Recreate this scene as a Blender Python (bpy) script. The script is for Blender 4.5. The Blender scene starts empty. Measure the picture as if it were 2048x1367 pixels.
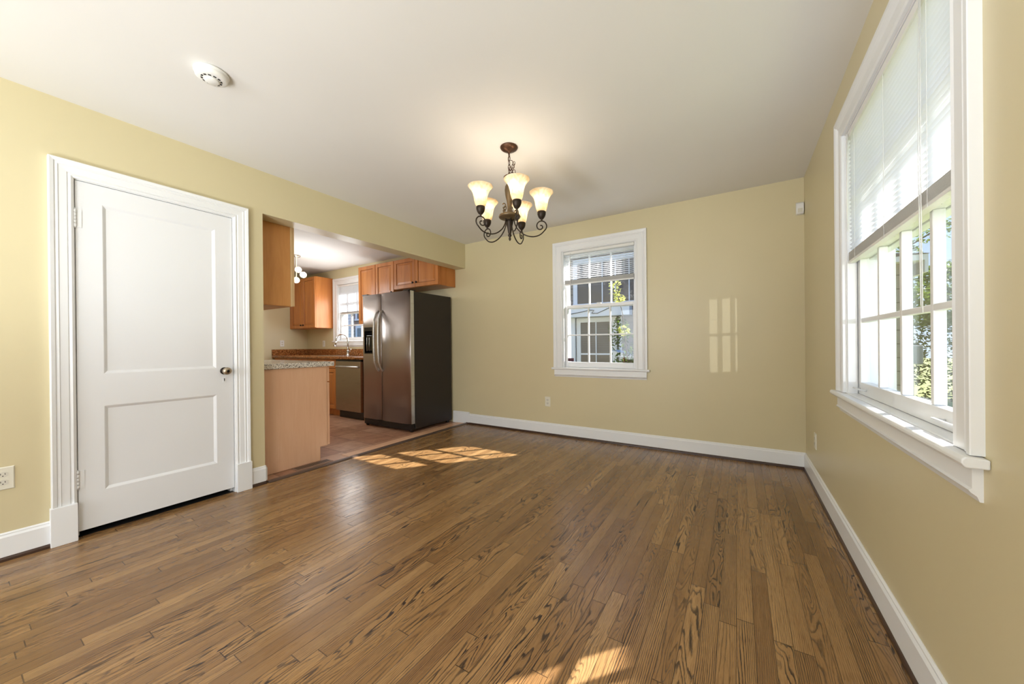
import bpy, bmesh, math, random
from mathutils import Vector, Matrix
random.seed(7)
PI = math.pi
sc = bpy.context.scene
COL = sc.collection

# ------------------------------------------------------------------ camera
cam_d = bpy.data.cameras.new('camera'); cam = bpy.data.objects.new('camera', cam_d); COL.objects.link(cam)
cam_d.sensor_fit = 'HORIZONTAL'; cam_d.sensor_width = 36.0
cam_d.lens = 715.718 / 2048 * 36.0
cam_d.shift_x = -(1044.185 - 1024) / 2048; cam_d.shift_y = (690.486 - 683.5) / 2048
cam_d.clip_start = 0.02; cam_d.clip_end = 300
yaw, pit, rol = math.radians(31.1677), math.radians(-0.0943), math.radians(-0.5413)
fw = Vector((-math.sin(yaw) * math.cos(pit), math.cos(yaw) * math.cos(pit), math.sin(pit)))
rt = Vector((math.cos(yaw), math.sin(yaw), 0)); up = rt.cross(fw)
r2 = rt * math.cos(rol) + up * math.sin(rol); u2 = -rt * math.sin(rol) + up * math.cos(rol)
cam.matrix_world = Matrix(((r2.x, u2.x, -fw.x, 3.1806), (r2.y, u2.y, -fw.y, -3.7815), (r2.z, u2.z, -fw.z, 1.0631), (0, 0, 0, 1)))
sc.camera = cam

# ------------------------------------------------------------------ colour management
sc.view_settings.view_transform = 'Standard'; sc.view_settings.look = 'None'
sc.view_settings.gamma = 1.0; sc.view_settings.use_curve_mapping = False
sc.view_settings.exposure = 0.14

# ------------------------------------------------------------------ world, sun, lamps
world = bpy.data.worlds.new('world'); sc.world = world; world.use_nodes = True
wn, wl = world.node_tree.nodes, world.node_tree.links
wn.clear()
wo = wn.new('ShaderNodeOutputWorld'); bg = wn.new('ShaderNodeBackground'); tc = wn.new('ShaderNodeTexCoord')
sp = wn.new('ShaderNodeSeparateXYZ'); cr = wn.new('ShaderNodeValToRGB')
wl.new(tc.outputs['Generated'], sp.inputs[0]); wl.new(sp.outputs['Z'], cr.inputs[0])
cr.color_ramp.elements[0].position = 0.0; cr.color_ramp.elements[0].color = (0.62, 0.76, 0.95, 1)
cr.color_ramp.elements[1].position = 0.5; cr.color_ramp.elements[1].color = (0.17, 0.38, 0.80, 1)
wl.new(cr.outputs[0], bg.inputs[0]); bg.inputs[1].default_value = 1.5; wl.new(bg.outputs[0], wo.inputs[0])

def lamp(name, kind, loc, energy, color=(1, 1, 1), direction=None, **kw):
    d = bpy.data.lights.new(name, kind); d.energy = energy; d.color = color
    for k, v in kw.items(): setattr(d, k, v)
    o = bpy.data.objects.new(name, d); COL.objects.link(o); o.location = loc
    if direction is not None: o.rotation_euler = Vector(direction).to_track_quat('-Z', 'Y').to_euler()
    return o
lamp('sun', 'SUN', (8, 8, 8), 16, (1.0, 0.96, 0.91), (-0.88, -1.02, -1.0), angle=math.radians(0.5))
# added spot lamp outside, unseen; assumed source of light reaching the right window level
lamp('assumed_level_spot', 'SPOT', (3.70 + 0.345 * 16, -1.9 - 0.94 * 16, 1.40), 3600, (0.95, 0.97, 1.0), (-0.345, 0.94, -0.02), spot_size=math.radians(5.2), spot_blend=0.1, shadow_soft_size=0.03)
# added area fill standing in for daylight from unseen windows behind the camera
lamp('rear_fill', 'AREA', (1.0, -7.0, 1.35), 55, (0.94, 0.97, 1.0), (0, 1, 0.10), shape='RECTANGLE', size=1.8, size_y=1.5)
lamp('side_fill', 'AREA', (3.60, -5.7, 1.50), 45, (0.97, 0.985, 1.0), (-1, 0, 0.05), shape='RECTANGLE', size=1.3, size_y=1.3)
# added upward fill spots, unseen, bounced off the ceiling; then kitchen window daylight
for (tx, ty, tp) in ((1.7, -5.0, 135), (2.0, -5.9, 165)): lamp('bounce_fill', 'SPOT', (tx, ty, 0.30), tp, (0.87, 0.935, 1.0), (0, 0.30, 1), spot_size=math.radians(138), spot_blend=0.5, shadow_soft_size=0.35)
lamp('kitchen_daylight', 'AREA', (-2.5, 0.0, 1.5), 12, (0.97, 0.985, 1.0), (0, -1, 0), shape='RECTANGLE', size=0.85, size_y=0.8)

# ------------------------------------------------------------------ helpers
def lin(c):
    return tuple(((x / 255) / 12.92 if x / 255 <= 0.04045 else ((x / 255 + 0.055) / 1.055) ** 2.4) for x in c) + (1,)

def mat(name, color=(200, 200, 200), rough=0.5, metal=0.0, spec=0.5, **kw):
    m = bpy.data.materials.new(name); m.use_nodes = True
    b = m.node_tree.nodes['Principled BSDF']
    b.inputs['Base Color'].default_value = lin(color); b.inputs['Roughness'].default_value = rough
    b.inputs['Metallic'].default_value = metal; b.inputs['Specular IOR Level'].default_value = spec
    for k, v in kw.items(): b.inputs[k].default_value = v
    return m

class NT:
    def __init__(s, m): s.m = m; s.n = m.node_tree.nodes; s.l = m.node_tree.links; s.b = s.n['Principled BSDF']
    def node(s, t, **kw):
        n = s.n.new(t)
        for k, v in kw.items(): setattr(n, k, v)
        return n
    def math(s, op, a, b=None, c=None):
        n = s.n.new('ShaderNodeMath'); n.operation = op
        for i, v in enumerate((a, b, c)):
            if v is None: continue
            if isinstance(v, (int, float)): n.inputs[i].default_value = v
            else: s.l.new(v, n.inputs[i])
        return n.outputs[0]
    def xyz(s, vec=None):
        sx = s.n.new('ShaderNodeSeparateXYZ')
        if vec is None: vec = s.n.new('ShaderNodeTexCoord').outputs['Object']
        s.l.new(vec, sx.inputs[0]); return sx.outputs
    def comb(s, x, y, z):
        n = s.n.new('ShaderNodeCombineXYZ')
        for i, v in enumerate((x, y, z)):
            if isinstance(v, (int, float)): n.inputs[i].default_value = v
            else: s.l.new(v, n.inputs[i])
        return n.outputs[0]
    def noise(s, vec, scale=1, detail=2, rough=0.5, dist=0):
        n = s.n.new('ShaderNodeTexNoise'); n.inputs['Scale'].default_value = scale; n.inputs['Detail'].default_value = detail
        n.inputs['Roughness'].default_value = rough; n.inputs['Distortion'].default_value = dist
        s.l.new(vec, n.inputs['Vector']); return n.outputs['Fac']
    def white(s, vec):
        n = s.n.new('ShaderNodeTexWhiteNoise'); n.noise_dimensions = '3D'; s.l.new(vec, n.inputs['Vector'])
        return n
    def ramp(s, fac, stops, interp='LINEAR'):
        n = s.n.new('ShaderNodeValToRGB'); r = n.color_ramp; r.interpolation = interp
        while len(r.elements) < len(stops): r.elements.new(0.5)
        for e, (p, c) in zip(r.elements, stops): e.position = p; e.color = lin(c) if len(c) == 3 else c
        s.l.new(fac, n.inputs[0]); return n.outputs[0]
    def smooth(s, v, lo, hi, a=0.0, b=1.0):
        n = s.n.new('ShaderNodeMapRange'); n.interpolation_type = 'SMOOTHSTEP'
        s.l.new(v, n.inputs[0]); n.inputs[1].default_value = lo; n.inputs[2].default_value = hi
        n.inputs[3].default_value = a; n.inputs[4].default_value = b; return n.outputs[0]
    def mix(s, f, a, b, mode='MIX'):
        n = s.n.new('ShaderNodeMix'); n.data_type = 'RGBA'; n.blend_type = mode
        for i, v in ((0, f), (6, a), (7, b)):
            if isinstance(v, (int, float)): n.inputs[i].default_value = v
            elif isinstance(v, tuple): n.inputs[i].default_value = lin(v) if len(v) == 3 else v
            else: s.l.new(v, n.inputs[i])
        return n.outputs[2]
    def col(s, v): s.l.new(v, s.b.inputs['Base Color'])
    def rough(s, v): s.l.new(v, s.b.inputs['Roughness'])
    def bump(s, h, strength=0.2, dist=0.001):
        n = s.n.new('ShaderNodeBump'); n.inputs['Strength'].default_value = strength; n.inputs['Distance'].default_value = dist
        s.l.new(h, n.inputs['Height']); s.l.new(n.outputs[0], s.b.inputs['Normal'])

# ------------------------------------------------------------------ materials
M = {}
def paint(name, color, rough, bump=0.12, scale=90):
    m = mat(name, color, rough); t = NT(m)
    p = t.node('ShaderNodeTexCoord').outputs['Object']
    n1 = t.noise(p, scale, 3); n2 = t.noise(p, 1.3, 2)
    c = lin(color)
    t.col(t.mix(t.smooth(n2, 0.3, 0.7), tuple(x * 0.985 for x in c[:3]) + (1,), tuple(min(1, x * 1.015) for x in c[:3]) + (1,)))
    t.bump(n1, bump, 0.0006); M[name] = m; return m
paint('wall_paint', (209, 197, 160), 0.36)
paint('ceiling_paint', (228, 226, 222), 0.75)
paint('white_trim', (233, 234, 235), 0.30, 0.05, 30)
paint('door_paint', (230, 231, 233), 0.32, 0.10, 50)
M['plate'] = mat('plate', (226, 222, 206), 0.35)
M['plate_face'] = mat('plate_face', (214, 210, 196), 0.35)
M['dark_slot'] = mat('dark_slot', (40, 36, 32), 0.6)
M['white_plastic'] = mat('white_plastic', (232, 231, 228), 0.35)
M['bronze'] = mat('bronze', (88, 62, 46), 0.38, 0.75)
M['dark_iron'] = mat('dark_iron', (50, 40, 32), 0.42, 0.6)
M['old_bronze'] = mat('old_bronze', (108, 90, 64), 0.4, 0.6)
M['chrome'] = mat('chrome', (205, 203, 200), 0.16, 1.0)
M['nickel'] = mat('nickel', (176, 164, 146), 0.28, 1.0)
M['black_plastic'] = mat('black_plastic', (16, 16, 18), 0.25)
M['black_gloss'] = mat('black_gloss', (8, 8, 10), 0.06)
M['closet_shadow'] = mat('closet_shadow', (14, 12, 11), 0.9)  # near-black colour paints the shade inside the closet
M['knob_dark'] = mat('knob_dark', (34, 24, 18), 0.35, 0.6)
M['threshold'] = mat('threshold', (96, 80, 72), 0.3, 0.2)
M['vent_brown'] = mat('vent_brown', (150, 122, 104), 0.4, 0.2)
M['shoe'] = mat('shoe', (66, 46, 36), 0.28)
M['maroon'] = mat('maroon', (74, 34, 48), 0.5)
M['brass'] = mat('brass', (120, 92, 56), 0.35, 0.8)
M['blind_cord'] = mat('blind_cord', (226, 226, 224), 0.7)
M['grey_box'] = mat('grey_box', (118, 124, 130), 0.5)
M['fascia'] = mat('fascia', (206, 208, 214), 0.6)
M['roofing'] = mat('roofing', (96, 92, 92), 0.9)
M['far_glass'] = mat('far_glass', (92, 108, 118), 0.12)
M['far_dark'] = mat('far_dark', (84, 76, 70), 0.35)
M['bark'] = mat('bark', (88, 72, 60), 0.9)

def steel(name, color, rough):
    m = mat(name, color, rough, 1.0); t = NT(m); x, y, z = t.xyz()
    n = t.noise(t.comb(t.math('MULTIPLY', x, 3), t.math('MULTIPLY', y, 3), t.math('MULTIPLY', z, 700)), 1, 3)
    t.rough(t.smooth(n, 0.2, 0.8, rough - 0.05, rough + 0.08)); t.bump(n, 0.03, 0.0004)
    t.b.inputs['Anisotropic'].default_value = 0.5; M[name] = m
steel('steel', (176, 166, 160), 0.33); steel('steel_edge', (206, 206, 206), 0.3); steel('dw_steel', (172, 160, 146), 0.30)

m = mat('fridge_side', (36, 28, 24), 0.42); t = NT(m); p = t.node('ShaderNodeTexCoord').outputs['Object']
t.bump(t.noise(p, 160, 2), 0.5, 0.001); M['fridge_side'] = m

def cabinet_wood(name, a, b, c, rough=0.32):
    m = mat(name, b, rough); t = NT(m); x, y, z = t.xyz()
    g = t.noise(t.comb(t.math('MULTIPLY', x, 9), t.math('MULTIPLY', y, 9), t.math('MULTIPLY', z, 1.1)), 1, 4, 0.6, 0.8)
    f = t.noise(t.comb(t.math('MULTIPLY', x, 120), t.math('MULTIPLY', y, 120), t.math('MULTIPLY', z, 5)), 1, 3)
    base = t.ramp(g, [(0.25, a), (0.5, b), (0.78, c)])
    t.col(t.mix(t.smooth(f, 0.45, 0.8, 0, 0.35), base, a)); t.bump(f, 0.05, 0.0004); M[name] = m
cabinet_wood('cabinet_wood', (166, 97, 42), (190, 118, 56), (206, 137, 72))
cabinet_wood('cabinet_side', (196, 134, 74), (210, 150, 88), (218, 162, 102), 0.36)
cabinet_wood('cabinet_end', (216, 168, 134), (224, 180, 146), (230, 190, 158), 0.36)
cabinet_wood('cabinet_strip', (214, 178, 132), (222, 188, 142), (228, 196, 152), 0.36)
M['glaze'] = mat('glaze', (92, 44, 16), 0.5)

def granite(name, stops, scale):
    m = mat(name, (120, 80, 50), 0.12); t = NT(m); p = t.node('ShaderNodeTexCoord').outputs['Object']
    v = t.node('ShaderNodeTexVoronoi'); v.inputs['Scale'].default_value = scale; t.l.new(p, v.inputs['Vector'])
    s = t.xyz(v.outputs['Color'])
    n = t.noise(p, scale * 0.35, 4, 0.7)
    t.col(t.ramp(t.math('ADD', t.math('MULTIPLY', s[0], 0.6), t.math('MULTIPLY', n, 0.4)), stops)); M[name] = m
granite('granite_brown', [(0.2, (52, 28, 14)), (0.4, (124, 70, 34)), (0.6, (160, 98, 48)), (0.8, (196, 140, 84))], 130)
granite('granite_edge', [(0.22, (76, 70, 66)), (0.36, (166, 158, 150)), (0.48, (216, 210, 200)), (0.8, (232, 226, 214))], 170)

# oak strip floor: boards run along y
def oak_floor():
    m = mat('oak_floor', (150, 112, 72), 0.24); t = NT(m); x, y, z = t.xyz(); W = 0.0572
    xr = t.math('DIVIDE', t.math('ADD', x, 20), W); row = t.math('FLOOR', xr); fx = t.math('FRACT', xr)
    rw = t.xyz(t.white(t.comb(row, 3.1, 0)).outputs['Color'])
    L = t.math('ADD', 0.55, t.math('MULTIPLY', rw[1], 0.7))
    yr = t.math('ADD', t.math('DIVIDE', t.math('ADD', y, 30), L), t.math('MULTIPLY', rw[0], 13)); idx = t.math('FLOOR', yr); fy = t.math('FRACT', yr)
    w = t.white(t.comb(row, idx, 5)); r = t.xyz(w.outputs['Color'])
    seed = t.math('MULTIPLY', w.outputs['Value'], 300)
    # growth ring field: cathedral boards (low slope across) and straight grained boards (high slope)
    n = t.noise(t.comb(t.math('MULTIPLY', x, 13), t.math('MULTIPLY', y, 1.5), seed), 1, 2.2, 0.5, 0.3)
    jag = t.noise(t.comb(t.math('MULTIPLY', x, 260), t.math('MULTIPLY', y, 26), seed), 1, 2)
    slope = t.math('MULTIPLY', t.smooth(r[1], 0.30, 0.75), 165)
    amp = t.math('ADD', 5.0, t.math('MULTIPLY', t.smooth(r[1], 0.75, 0.2), 17))
    field = t.math('ADD', t.math('ADD', t.math('MULTIPLY', n, amp), t.math('MULTIPLY', x, slope)), t.math('MULTIPLY', jag, 0.45))
    fr = t.math('FRACT', field)
    line = t.math('MULTIPLY', t.smooth(fr, 0.55, 0.84), t.smooth(fr, 1.0, 0.93))
    vis = t.math('MULTIPLY', t.smooth(r[2], 0.15, 0.75, 0.55, 1.0), t.noise(t.comb(t.math('MULTIPLY', x, 30), t.math('MULTIPLY', y, 2.5), seed), 1, 1))
    line = t.math('MULTIPLY', line, t.math('MULTIPLY', vis, 1.7))
    pore = t.noise(t.comb(t.math('MULTIPLY', x, 620), t.math('MULTIPLY', y, 16), seed), 1, 3, 0.6)
    por = t.smooth(pore, 0.48, 0.70, 0, 0.55)
    broad = t.noise(t.comb(t.math('MULTIPLY', x, 24), t.math('MULTIPLY', y, 1.6), seed), 1, 3)
    tone = t.math('ADD', t.math('MULTIPLY', r[0], 0.5), t.math('MULTIPLY', broad, 0.5))
    base = t.ramp(tone, [(0.1, (126, 92, 58)), (0.38, (146, 110, 70)), (0.62, (160, 123, 80)), (0.9, (180, 143, 97))])
    c = t.mix(por, base, (98, 66, 38)); c = t.mix(line, c, (48, 34, 25))
    ex = t.math('MINIMUM', fx, t.math('SUBTRACT', 1, fx)); ey = t.math('MULTIPLY', t.math('MINIMUM', fy, t.math('SUBTRACT', 1, fy)), L)
    gap = t.math('MAXIMUM', t.smooth(ex, 0.026, 0.010), t.smooth(ey, 0.0022, 0.0010))
    c = t.mix(t.math('MULTIPLY', gap, 0.72), c, (44, 30, 20)); t.col(c)
    t.rough(t.math('ADD', t.math('MULTIPLY', line, 0.10), t.smooth(t.noise(t.comb(x, y, 0), 3, 2), 0.3, 0.7, 0.21, 0.27)))
    crown = t.math('MULTIPLY', t.math('MULTIPLY', ex, 0.7), 0.5)
    h = t.math('SUBTRACT', t.math('ADD', t.math('MULTIPLY', crown, 0.5), t.math('MULTIPLY', t.noise(t.comb(x, y, seed), 6, 1), 0.5)), t.math('ADD', t.math('MULTIPLY', gap, 0.3), t.math('MULTIPLY', line, 0.03)))
    t.bump(h, 0.30, 0.0025); M['oak_floor'] = m
oak_floor()

def tile_floor():
    m = mat('tile_floor', (150, 100, 76), 0.38); t = NT(m); x, y, z = t.xyz(); S = 0.33
    a = t.math('DIVIDE', t.math('ADD', x, 20.05), S); b = t.math('DIVIDE', t.math('ADD', y, 20.12), S)
    fa, fb = t.math('FRACT', a), t.math('FRACT', b)
    r = t.white(t.comb(t.math('FLOOR', a), t.math('FLOOR', b), 0)).outputs['Value']
    n = t.noise(t.comb(x, y, t.math('MULTIPLY', r, 40)), 7, 5, 0.65, 0.6)
    c = t.ramp(t.math('ADD', t.math('MULTIPLY', n, 0.75), t.math('MULTIPLY', r, 0.25)), [(0.25, (138, 96, 74)), (0.5, (176, 132, 106)), (0.75, (202, 164, 138))])
    e = t.math('MINIMUM', t.math('MINIMUM', fa, t.math('SUBTRACT', 1, fa)), t.math('MINIMUM', fb, t.math('SUBTRACT', 1, fb)))
    g = t.smooth(e, 0.014, 0.008); t.col(t.mix(g, c, (112, 84, 68))); t.bump(t.math('SUBTRACT', t.math('MULTIPLY', n, 0.3), g), 0.35, 0.002); M['tile_floor'] = m
tile_floor()

def siding(name, a, b, step, off=0.0):
    m = mat(name, a, 0.8); t = NT(m); x, y, z = t.xyz()
    f = t.math('FRACT', t.math('DIVIDE', t.math('ADD', z, 10 + off), step))
    n = t.noise(t.comb(x, y, t.math('MULTIPLY', z, 4)), 5, 4, 0.6)
    t.col(t.mix(t.smooth(f, 0.10, 0.04), t.mix(n, a, b), tuple(int(v * 0.35) for v in a))); t.bump(f, 0.9, 0.02); M[name] = m
siding('siding_grey', (142, 134, 126), (112, 104, 98), 0.15)
siding('siding_block', (146, 142, 136), (124, 118, 112), 0.175)
siding('siding_white', (214, 216, 220), (198, 200, 206), 0.12)
siding('own_siding', (190, 188, 184), (170, 168, 164), 0.15)

m = mat('grass', (120, 140, 70), 0.95); t = NT(m); p = t.node('ShaderNodeTexCoord').outputs['Object']
t.col(t.ramp(t.noise(p, 14, 6, 0.75), [(0.3, (88, 108, 44)), (0.5, (150, 160, 84)), (0.7, (196, 196, 120))])); M['grass'] = m
m = mat('brick_edging', (150, 112, 96), 0.9); t = NT(m); p = t.node('ShaderNodeTexCoord').outputs['Object']
t.col(t.ramp(t.noise(p, 22, 4), [(0.3, (112, 80, 68)), (0.7, (186, 160, 146))])); M['brick_edging'] = m
def leafmat(name, a, b, c):
    m = mat(name, b, 0.5); t = NT(m)
    oi = t.node('ShaderNodeTexCoord').outputs['Object']
    t.col(t.ramp(t.noise(oi, 9, 3, 0.7), [(0.3, a), (0.5, b), (0.72, c)]))
    tr = t.node('ShaderNodeBsdfTranslucent'); tr.inputs[0].default_value = lin(c)
    mx = t.node('ShaderNodeMixShader'); mx.inputs[0].default_value = 0.38
    out = t.n['Material Output']; t.l.new(t.b.outputs[0], mx.inputs[1]); t.l.new(tr.outputs[0], mx.inputs[2]); t.l.new(mx.outputs[0], out.inputs[0]); M[name] = m
leafmat('leaves', (26, 42, 20), (58, 84, 36), (112, 136, 58))
leafmat('leaves_yellow', (130, 142, 50), (184, 190, 84), (226, 226, 130))

m = bpy.data.materials.new('window_glass'); m.use_nodes = True; t = m.node_tree; t.nodes.clear()
o = t.nodes.new('ShaderNodeOutputMaterial'); mx = t.nodes.new('ShaderNodeMixShader'); tr = t.nodes.new('ShaderNodeBsdfTransparent'); gl = t.nodes.new('ShaderNodeBsdfGlossy'); fr = t.nodes.new('ShaderNodeLayerWeight'); pw = t.nodes.new('ShaderNodeMath'); pw.operation = 'POWER'; pw.inputs[1].default_value = 4.0; ad = t.nodes.new('ShaderNodeMath'); ad.operation = 'MULTIPLY_ADD'; ad.inputs[1].default_value = 0.6; ad.inputs[2].default_value = 0.025
t.links.new(fr.outputs['Facing'], pw.inputs[0]); t.links.new(pw.outputs[0], ad.inputs[0]); gl.inputs['Roughness'].default_value = 0.02; tr.inputs[0].default_value = (0.985, 0.99, 0.988, 1)
t.links.new(ad.outputs[0], mx.inputs[0]); t.links.new(tr.outputs[0], mx.inputs[1]); t.links.new(gl.outputs[0], mx.inputs[2]); t.links.new(mx.outputs[0], o.inputs[0]); M['window_glass'] = m

m = mat('blind_slat', (246, 247, 248), 0.4); t = NT(m)
tr = t.node('ShaderNodeBsdfTranslucent'); tr.inputs[0].default_value = (0.9, 0.92, 0.95, 1); mx = t.node('ShaderNodeMixShader'); mx.inputs[0].default_value = 0.45
t.l.new(t.b.outputs[0], mx.inputs[1]); t.l.new(tr.outputs[0], mx.inputs[2]); t.l.new(mx.outputs[0], t.n['Material Output'].inputs[0]); M['blind_slat'] = m

# frosted alabaster shade: translucent, bulbs glow through it
m = mat('frosted_shade', (240, 226, 198), 0.35); t = NT(m); p = t.node('ShaderNodeTexCoord').outputs['Object']
n = t.noise(p, 26, 4, 0.65, 1.0); t.col(t.ramp(n, [(0.3, (222, 196, 150)), (0.6, (246, 236, 216))]))
tr = t.node('ShaderNodeBsdfTranslucent'); t.l.new(t.ramp(n, [(0.3, (244, 222, 182)), (0.6, (255, 248, 234))]), tr.inputs[0]); mx = t.node('ShaderNodeMixShader'); mx.inputs[0].default_value = 0.55
t.l.new(t.b.outputs[0], mx.inputs[1]); t.l.new(tr.outputs[0], mx.inputs[2]); t.l.new(mx.outputs[0], t.n['Material Output'].inputs[0]); M['frosted_shade'] = m
M['bulb'] = mat('bulb', (255, 240, 210), 0.4, **{'Emission Color': (1.0, 0.88, 0.70, 1), 'Emission Strength': 6.0})
M['lit_globe'] = mat('lit_globe', (255, 240, 210), 0.4, **{'Emission Color': (1.0, 0.86, 0.62, 1), 'Emission Strength': 3.0})

# ------------------------------------------------------------------ mesh building
class MB:
    def __init__(s, T=None): s.bm = bmesh.new(); s.T = T
    def v(s, u, v, z):
        p = (u, v, z) if s.T is None else s.T(u, v, z); return s.bm.verts.new(p)
    def face(s, vs, smooth=False):
        try:
            f = s.bm.faces.new(vs); f.smooth = smooth; return f
        except ValueError: return None
    def box(s, u0, u1, v0, v1, z0, z1):
        if u0 > u1: u0, u1 = u1, u0
        if v0 > v1: v0, v1 = v1, v0
        a = [s.v(u, v, z) for z in (z0, z1) for (u, v) in ((u0, v0), (u1, v0), (u1, v1), (u0, v1))]
        for f in ((0, 1, 2, 3), (4, 5, 6, 7), (0, 1, 5, 4), (1, 2, 6, 5), (2, 3, 7, 6), (3, 0, 4, 7)): s.face([a[i] for i in f])
        return s
    def ringed(s, u0, u1, z0, z1, rings, back):
        """nested rectangles: rings = [(inset, v)], closed at the back plane v=back"""
        seq = [(0, back)] + rings; prev = None
        for (i, v) in seq:
            r = [s.v(u0 + i, v, z0 + i), s.v(u1 - i, v, z0 + i), s.v(u1 - i, v, z1 - i), s.v(u0 + i, v, z1 - i)]
            if prev is None: s.face(r)
            else:
                for k in range(4): s.face([prev[k], prev[(k + 1) % 4], r[(k + 1) % 4], r[k]])
            prev = r
        s.face(prev); return s
    def prism(s, prof, a, b, f):
        """profile points mapped by f(p, t) at t=a and t=b"""
        A = [s.v(*f(p, a)) for p in prof]; B = [s.v(*f(p, b)) for p in prof]; n = len(prof)
        for i in range(n): s.face([A[i], A[(i + 1) % n], B[(i + 1) % n], B[i]])
        s.face(A); s.face(B); return s
    def casing(s, u0, u1, zb, z1, prof, sign=-1):
        """mitred casing round left, top and right; profile (w outwards, d proud of the wall)"""
        rows = []
        for (w, d) in prof:
            rows.append([s.v(u0 - w, sign * d, zb), s.v(u0 - w, sign * d, z1 + w), s.v(u1 + w, sign * d, z1 + w), s.v(u1 + w, sign * d, zb)])
        n = len(rows)
        for i in range(n):
            for k in range(3): s.face([rows[i][k], rows[i][k + 1], rows[(i + 1) % n][k + 1], rows[(i + 1) % n][k]])
        s.face([r[0] for r in rows]); s.face([r[3] for r in rows]); return s
    def lathe(s, cx, cy, prof, seg=24, wob=0, nw=0, axis='z', smooth=True):
        rings = []
        for (r, h) in prof:
            ring = []
            for k in range(seg):
                a = 2 * PI * k / seg; rr = max(r, 1e-5) * (1 + wob * math.cos(nw * a) * (r if wob else 0))
                if axis == 'z': ring.append(s.v(cx + rr * math.cos(a), cy + rr * math.sin(a), h))
                elif axis == 'x': ring.append(s.v(h, cx + rr * math.cos(a), cy + rr * math.sin(a)))
                else: ring.append(s.v(cx + rr * math.cos(a), h, cy + rr * math.sin(a)))
            rings.append(ring)
        for i in range(len(rings) - 1):
            for k in range(seg): s.face([rings[i][k], rings[i][(k + 1) % seg], rings[i + 1][(k + 1) % seg], rings[i + 1][k]], smooth)
        s.face(rings[0]); s.face(rings[-1]); return s
    def tube(s, pts, r, seg=8, closed=False, flat=1.0):
        P = [Vector(p) for p in pts]; n = len(P); rings = []; side = None
        for i in range(n):
            if closed: d = P[(i + 1) % n] - P[i - 1]
            else: d = P[min(i + 1, n - 1)] - P[max(i - 1, 0)]
            d.normalize()
            if side is None: side = d.orthogonal().normalized()
            side = (side - d * side.dot(d)).normalized(); o = d.cross(side)
            rr = r[i] if isinstance(r, (list, tuple)) else r
            rings.append([s.v(*(P[i] + side * rr * math.cos(2 * PI * k / seg) * flat + o * rr * math.sin(2 * PI * k / seg))) for k in range(seg)])
        m = n if closed else n - 1
        for i in range(m):
            A, B = rings[i], rings[(i + 1) % n]
            for k in range(seg): s.face([A[k], A[(k + 1) % seg], B[(k + 1) % seg], B[k]], True)
        if not closed: s.face(rings[0]); s.face(rings[-1])
        return s
    def sphere(s, c, r, seg=16, sz=1.0):
        prof = [(max(1e-4, r * math.sin(PI * i / 10)), c[2] - r * sz * math.cos(PI * i / 10)) for i in range(11)]
        return s.lathe(c[0], c[1], prof, seg)
    def build(s, name, material, parent=None, bevel=0, org=None):
        bmesh.ops.recalc_face_normals(s.bm, faces=s.bm.faces)
        me = bpy.data.meshes.new(name); s.bm.to_mesh(me); s.bm.free()
        mm = M[material] if isinstance(material, str) else material
        me.materials.append(mm)
        o = bpy.data.objects.new(name, me); COL.objects.link(o)
        if parent is not None: o.parent = parent; o.matrix_parent_inverse = Matrix.Translation(-WL[parent.name])
        WL[o.name] = Vector((0, 0, 0))
        if parent is not None: WL[o.name] = Vector((0, 0, 0))
        if bevel:
            b = o.modifiers.new('bevel', 'BEVEL'); b.width = bevel; b.segments = 2; b.limit_method = 'ANGLE'; b.angle_limit = math.radians(40)
        return o
WL = {}
def tag(o, label=None, cat=None, group=None, kind=None):
    if label: o['label'] = label
    if cat: o['category'] = cat
    if group: o['group'] = group
    if kind: o['kind'] = kind
    return o
def thing(name, loc, label, cat, group=None, kind=None):
    o = bpy.data.objects.new(name, None); COL.objects.link(o); o.location = loc; o.empty_display_size = 0.1
    WL[o.name] = Vector(loc); return tag(o, label, cat, group, kind)
def structure(o, label=None): o['kind'] = 'structure'; 
def st(o, label=None, cat=None):
    o['kind'] = 'structure'
    if label: o['label'] = label
    if cat: o['category'] = cat
    return o
def leaves(mb, blobs, n, size, jitter=0.9):
    for _ in range(n):
        c, r = random.choice(blobs)
        d = Vector((random.gauss(0, 1), random.gauss(0, 1), random.gauss(0, 1))).normalized()
        k = random.uniform(0.55, 1.0) ** 0.5
        p = Vector(c) + Vector((d.x * r[0], d.y * r[1], d.z * r[2])) * k
        a = Vector((random.gauss(0, 1), random.gauss(0, 1), random.gauss(0, 0.6))).normalized(); b = a.cross(Vector((random.random(), random.random(), 1))).normalized()
        s = size * random.uniform(0.6, 1.3)
        vs = [mb.v(*(p - a * s)), mb.v(*(p + b * s * 0.45)), mb.v(*(p + a * s)), mb.v(*(p - b * s * 0.45))]
        mb.face(vs)

# ------------------------------------------------------------------ room shell
W, H, YR = 3.657, 2.44, -7.2
KX, KY = -3.968, -2.43            # kitchen far-left wall and near wall
WT = 0.168
TB = lambda u, v, z: (u, v, z)              # back wall: v outwards (+y)
TR = lambda u, v, z: (W + v, u, z)          # right wall: u = y, v outwards (+x)
TL = lambda u, v, z: (-v, u, z)             # left wall: u = y, v into the wall (-x)
WB = (1.44, 2.28, 0.80, 2.13)     # dining window opening in the back wall
WR = (-2.44, -1.325, 0.80, 2.13)  # right wall window
WK = (-2.965, -2.03, 1.165, 2.165)   # kitchen window
DY0, DY1, DZ = -3.363, -2.622, 2.02

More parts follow.
